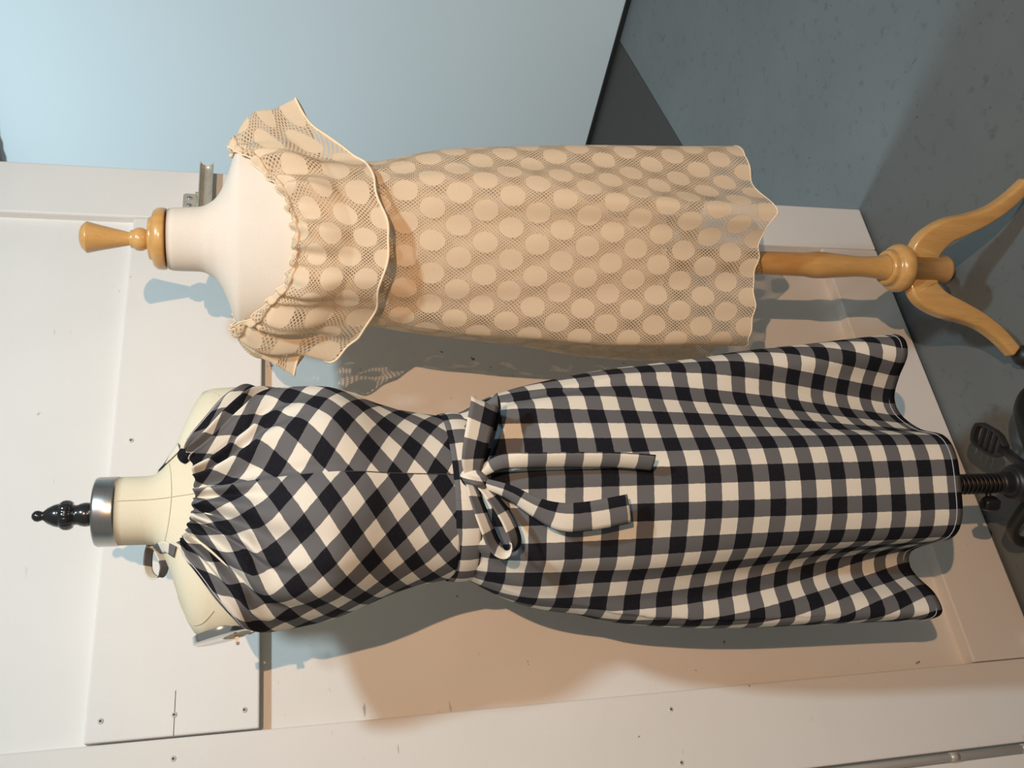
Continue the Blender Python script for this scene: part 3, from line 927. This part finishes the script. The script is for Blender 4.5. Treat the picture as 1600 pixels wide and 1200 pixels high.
for az, far in ((-10, 1.08), (-163, 1.0), (92, 1.18)):
    a = math.radians(az)
    lg = leg(formR, a, [(r if r < 0.05 else r * far, z, h) for r, z, h in WL], 0.0135, M_WOOD, 0.45)
    c = (0.180 * far * math.cos(a), 0.180 * far * math.sin(a))
    lathe('caster_ball', smooth_prof([(0.0005, 0.0462), (0.010, 0.0450), (0.0185, 0.0385), (0.0225, 0.0240), (0.0195, 0.0095), (0.010, 0.0015), (0.0005, 0.0004)], 4), M_RUBBER, lg, 24, center=c)

dressR = empty('lace_dress', (RX, RY, 0), -RYAW, 'beige spotted lace dress with off the shoulder gathered flounce', 'dress')
# skirt and body of the dress
HEMR = [(0, -.108, 0), (.045, -.112, 18), (.078, -.132, 30), (.102, -.130, 40), (.128, -.090, 52), (.160, -.055, 64), (.195, -.038, 76), (.217, -.008, 88), (.212, .045, 103), (.165, .105, 128),
        (.06, .140, 160), (-.06, .150, 195), (-.155, .140, 225), (-.198, .105, 245), (-.196, .062, 258), (-.168, .030, 266), (-.149, -.012, 274), (-.152, -.060, 287), (-.155, -.092, 300), (-.135, -.106, 312), (-.085, -.108, 330), (-.04, -.107, 346)]
RR = [(1.50, .150), (1.42, .146), (1.388, .147), (1.322, .162), (1.27, .174), (1.218, .181), (1.136, .189), (.998, .201), (.822, .211), (.66, .222)]
RL = [(1.50, .142), (1.42, .138), (1.383, .137), (1.315, .149), (1.207, .162), (1.095, .175), (.942, .198), (.813, .205), (.66, .200)]
RD = [(1.50, .124), (1.42, .116), (1.33, .106), (1.2, .106), (1.0, .108), (.66, .108)]
fr, fl_, fdp = table(RR, 1), table(RL, 1), table(RD, 1)
NS2, NZ2 = 240, 64
hs2 = closed_sample(HEMR, NS2)
zs2 = list(np.linspace(1.50, 0.70, NZ2))
rows2 = []; v = []
for j, z in enumerate(zs2):
    w = min(1, max(0, (1.36 - z) / 0.55)) ** 0.9
    xr, xl, dp = fr(z), fl_(z), fdp(z)
    ring = []
    q = (1.5 - z) / 0.8
    for hx, hy, an in hs2:
        a = math.radians(an)
        s_, c_ = math.sin(a), math.cos(a)
        ex = math.copysign(abs(s_) ** 0.85, s_) * (xr if s_ > 0 else xl); ey = -math.copysign(abs(c_) ** 0.85, c_) * dp
        x = ex * (1 - w) + hx * w; y = ey * (1 - w) + hy * w
        ring.append([x, y, an])
    mx = max(r[0] for r in ring); mn = min(r[0] for r in ring)
    for r in ring:
        r[0] *= (xr / mx) if r[0] > 0 else (xl / -mn)
        k = 0.0022 * math.sin(math.radians(r[2]) * 7 + 1.3 + z * 6) + 0.0014 * math.sin(math.radians(r[2]) * 16 + z * 11)
        nn = math.hypot(r[0], r[1])
        if abs(r[0]) < 0.88 * (xr if r[0] > 0 else xl):
            r[0] += r[0] / nn * k; r[1] += r[1] / nn * k
    rows2.append(ring)
    for r in ring:
        a = math.radians(r[2])
        dz = -0.004 * q ** 8 * (1 + math.sin(a * 11 + 0.8) * 0.6 + 0.4 * math.sin(a * 23)) - 0.016 * q ** 6 * math.exp(-((r[2] - 38) / 16) ** 2)
        v.append((r[0], r[1], z + dz))
S2, T2 = arclen(rows2, zs2)
def uv_lace(pi, vi):
    j, i = divmod(vi, NS2)
    pc = pi % NS2
    s = S2[j][i]
    if i == 0 and pc == NS2 - 1: s = 0.0
    if i > NS2 // 2 and pc == NS2 // 2: s = S2[j][NS2 // 2] + 0.005
    return (s + 0.010, T2[j][i] + 0.02)
lskirt = mesh('dress_body', v, grid_faces(NS2, NZ2, True), M_LACE, dressR, uv_lace)
tube('rolled_hem', [v[(NZ2 - 1) * NS2 + i] for i in range(NS2)], 0.0010, M_LACE_EDGE, lskirt, 6, True)

# flounce
HEMX = [(-180, 0), (-150, -.085), (-125, -.165), (-105, -.215), (-92, -.230), (-87, -.192), (-84, -.180), (-79, -.194), (-70, -.166), (-62, -.150), (-52, -.124), (-30, -.075), (0, -.002), (30, .072), (52, .124), (62, .146), (70, .162), (78, .182), (84, .200), (92, .238), (105, .222), (125, .168), (150, .085), (180, 0)]
HEMZ = [(-180, 1.44), (-150, 1.45), (-125, 1.48), (-105, 1.51), (-92, 1.520), (-87, 1.508), (-84, 1.496), (-79, 1.450), (-70, 1.424), (-62, 1.408), (-52, 1.396), (-30, 1.384), (0, 1.374), (30, 1.384), (52, 1.394), (62, 1.404), (70, 1.430), (78, 1.462), (84, 1.488), (92, 1.508), (105, 1.50), (125, 1.475), (150, 1.45), (180, 1.44)]
fhx, fhz = table(HEMX, 1), table(HEMZ, 1)
NF, NR = 601, 60
v = []; uf = []
fph2 = rng.uniform(-1, 1, 60)
def gath(a, k0):
    x = a * k0
    i = math.floor(x); q = x - i
    q = q * q * (3 - 2 * q)
    return math.cos(2 * PI * x + 1.6 * (fph2[int(i) % 60] * (1 - q) + fph2[int(i + 1) % 60] * q))
for j in range(NR):
    b = j / (NR - 1)
    for i in range(NF):
        deg = -180 + 360 * i / (NF - 1)
        a = math.radians(deg)
        s, c = math.sin(a), math.cos(a)
        rx, ry = 0.149 * s + 0.006, (-0.110 if c > 0 else -0.098) * c
        rz = 1.520 + 0.098 * abs(s) ** 2.3 if c > 0 else 1.618 - 0.02 * (1 - abs(s))
        hx, hz = fhx(deg), fhz(deg)
        hy = -0.158 * c * (1 if c > 0 else 0.95) * (1 - 0.25 * abs(s) ** 3)
        # the cloth leaves the elastic outwards and then falls
        e = b ** 0.72; g = b ** 1.12
        puff = 0.010 * math.sin(PI * min(1, b * 1.5)) if b < 0.67 else 0
        x = rx * (1 - e) + hx * e; y = ry * (1 - e) + hy * e; z = rz * (1 - g) + hz * g
        nn = math.hypot(x, y) or 1
        g1 = gath(i / (NF - 1), 34); g2 = gath(i / (NF - 1) + 0.03, 13); g3 = gath(i / (NF - 1) + 0.4, 7)
        dis = puff + 0.0065 * g1 * math.exp(-b / 0.26) * min(1, b / 0.12) + 0.0092 * g2 * math.exp(-((b - 0.32) / 0.3) ** 2) + 0.0055 * g3 * b ** 1.2
        dis -= (0.009 * math.exp(-((deg - 66) / 6) ** 2) + 0.009 * math.exp(-((deg + 70) / 6) ** 2)) * math.sin(PI * min(1, b * 0.9))
        # elastic casing along the neckline, pinched by its stitch line
        cs_ = b / 0.10
        g0 = gath(i / (NF - 1) + 0.2, 62)
        if cs_ < 1: dis += 0.0045 * math.sin(PI * cs_) + 0.0022 * g0 * math.sin(PI * min(1, cs_ + 0.25)) 
        dis -= 0.0050 * math.exp(-((b - 0.105) / 0.022) ** 2)
        x += x / nn * dis; y += y / nn * dis
        z += 0.0020 * g0 * math.exp(-b / 0.03)
        z += 0.0035 * g1 * math.exp(-b / 0.08) + 0.004 * g3 * b ** 2 + 0.002 * g2 * b
        v.append((x, y, z))
        uf.append((b * 0.155 + 0.004 + 0.010 * math.sin(a * 3 + 1), a * 0.185 + 0.02 + 0.006 * math.sin(a * 5) * b))
flo = mesh('shoulder_flounce', v, grid_faces(NF, NR), M_LACE, dressR, lambda pi, vi: uf[vi])
tube('rolled_hem', [v[(NR - 1) * NF + i] for i in range(NF - 1)], 0.0021, M_LACE_EDGE, flo, 6, True)
tube('neck_edge', [Vector(v[i]) for i in range(NF - 1)], 0.0012, M_LACE_EDGE, flo, 6, True)
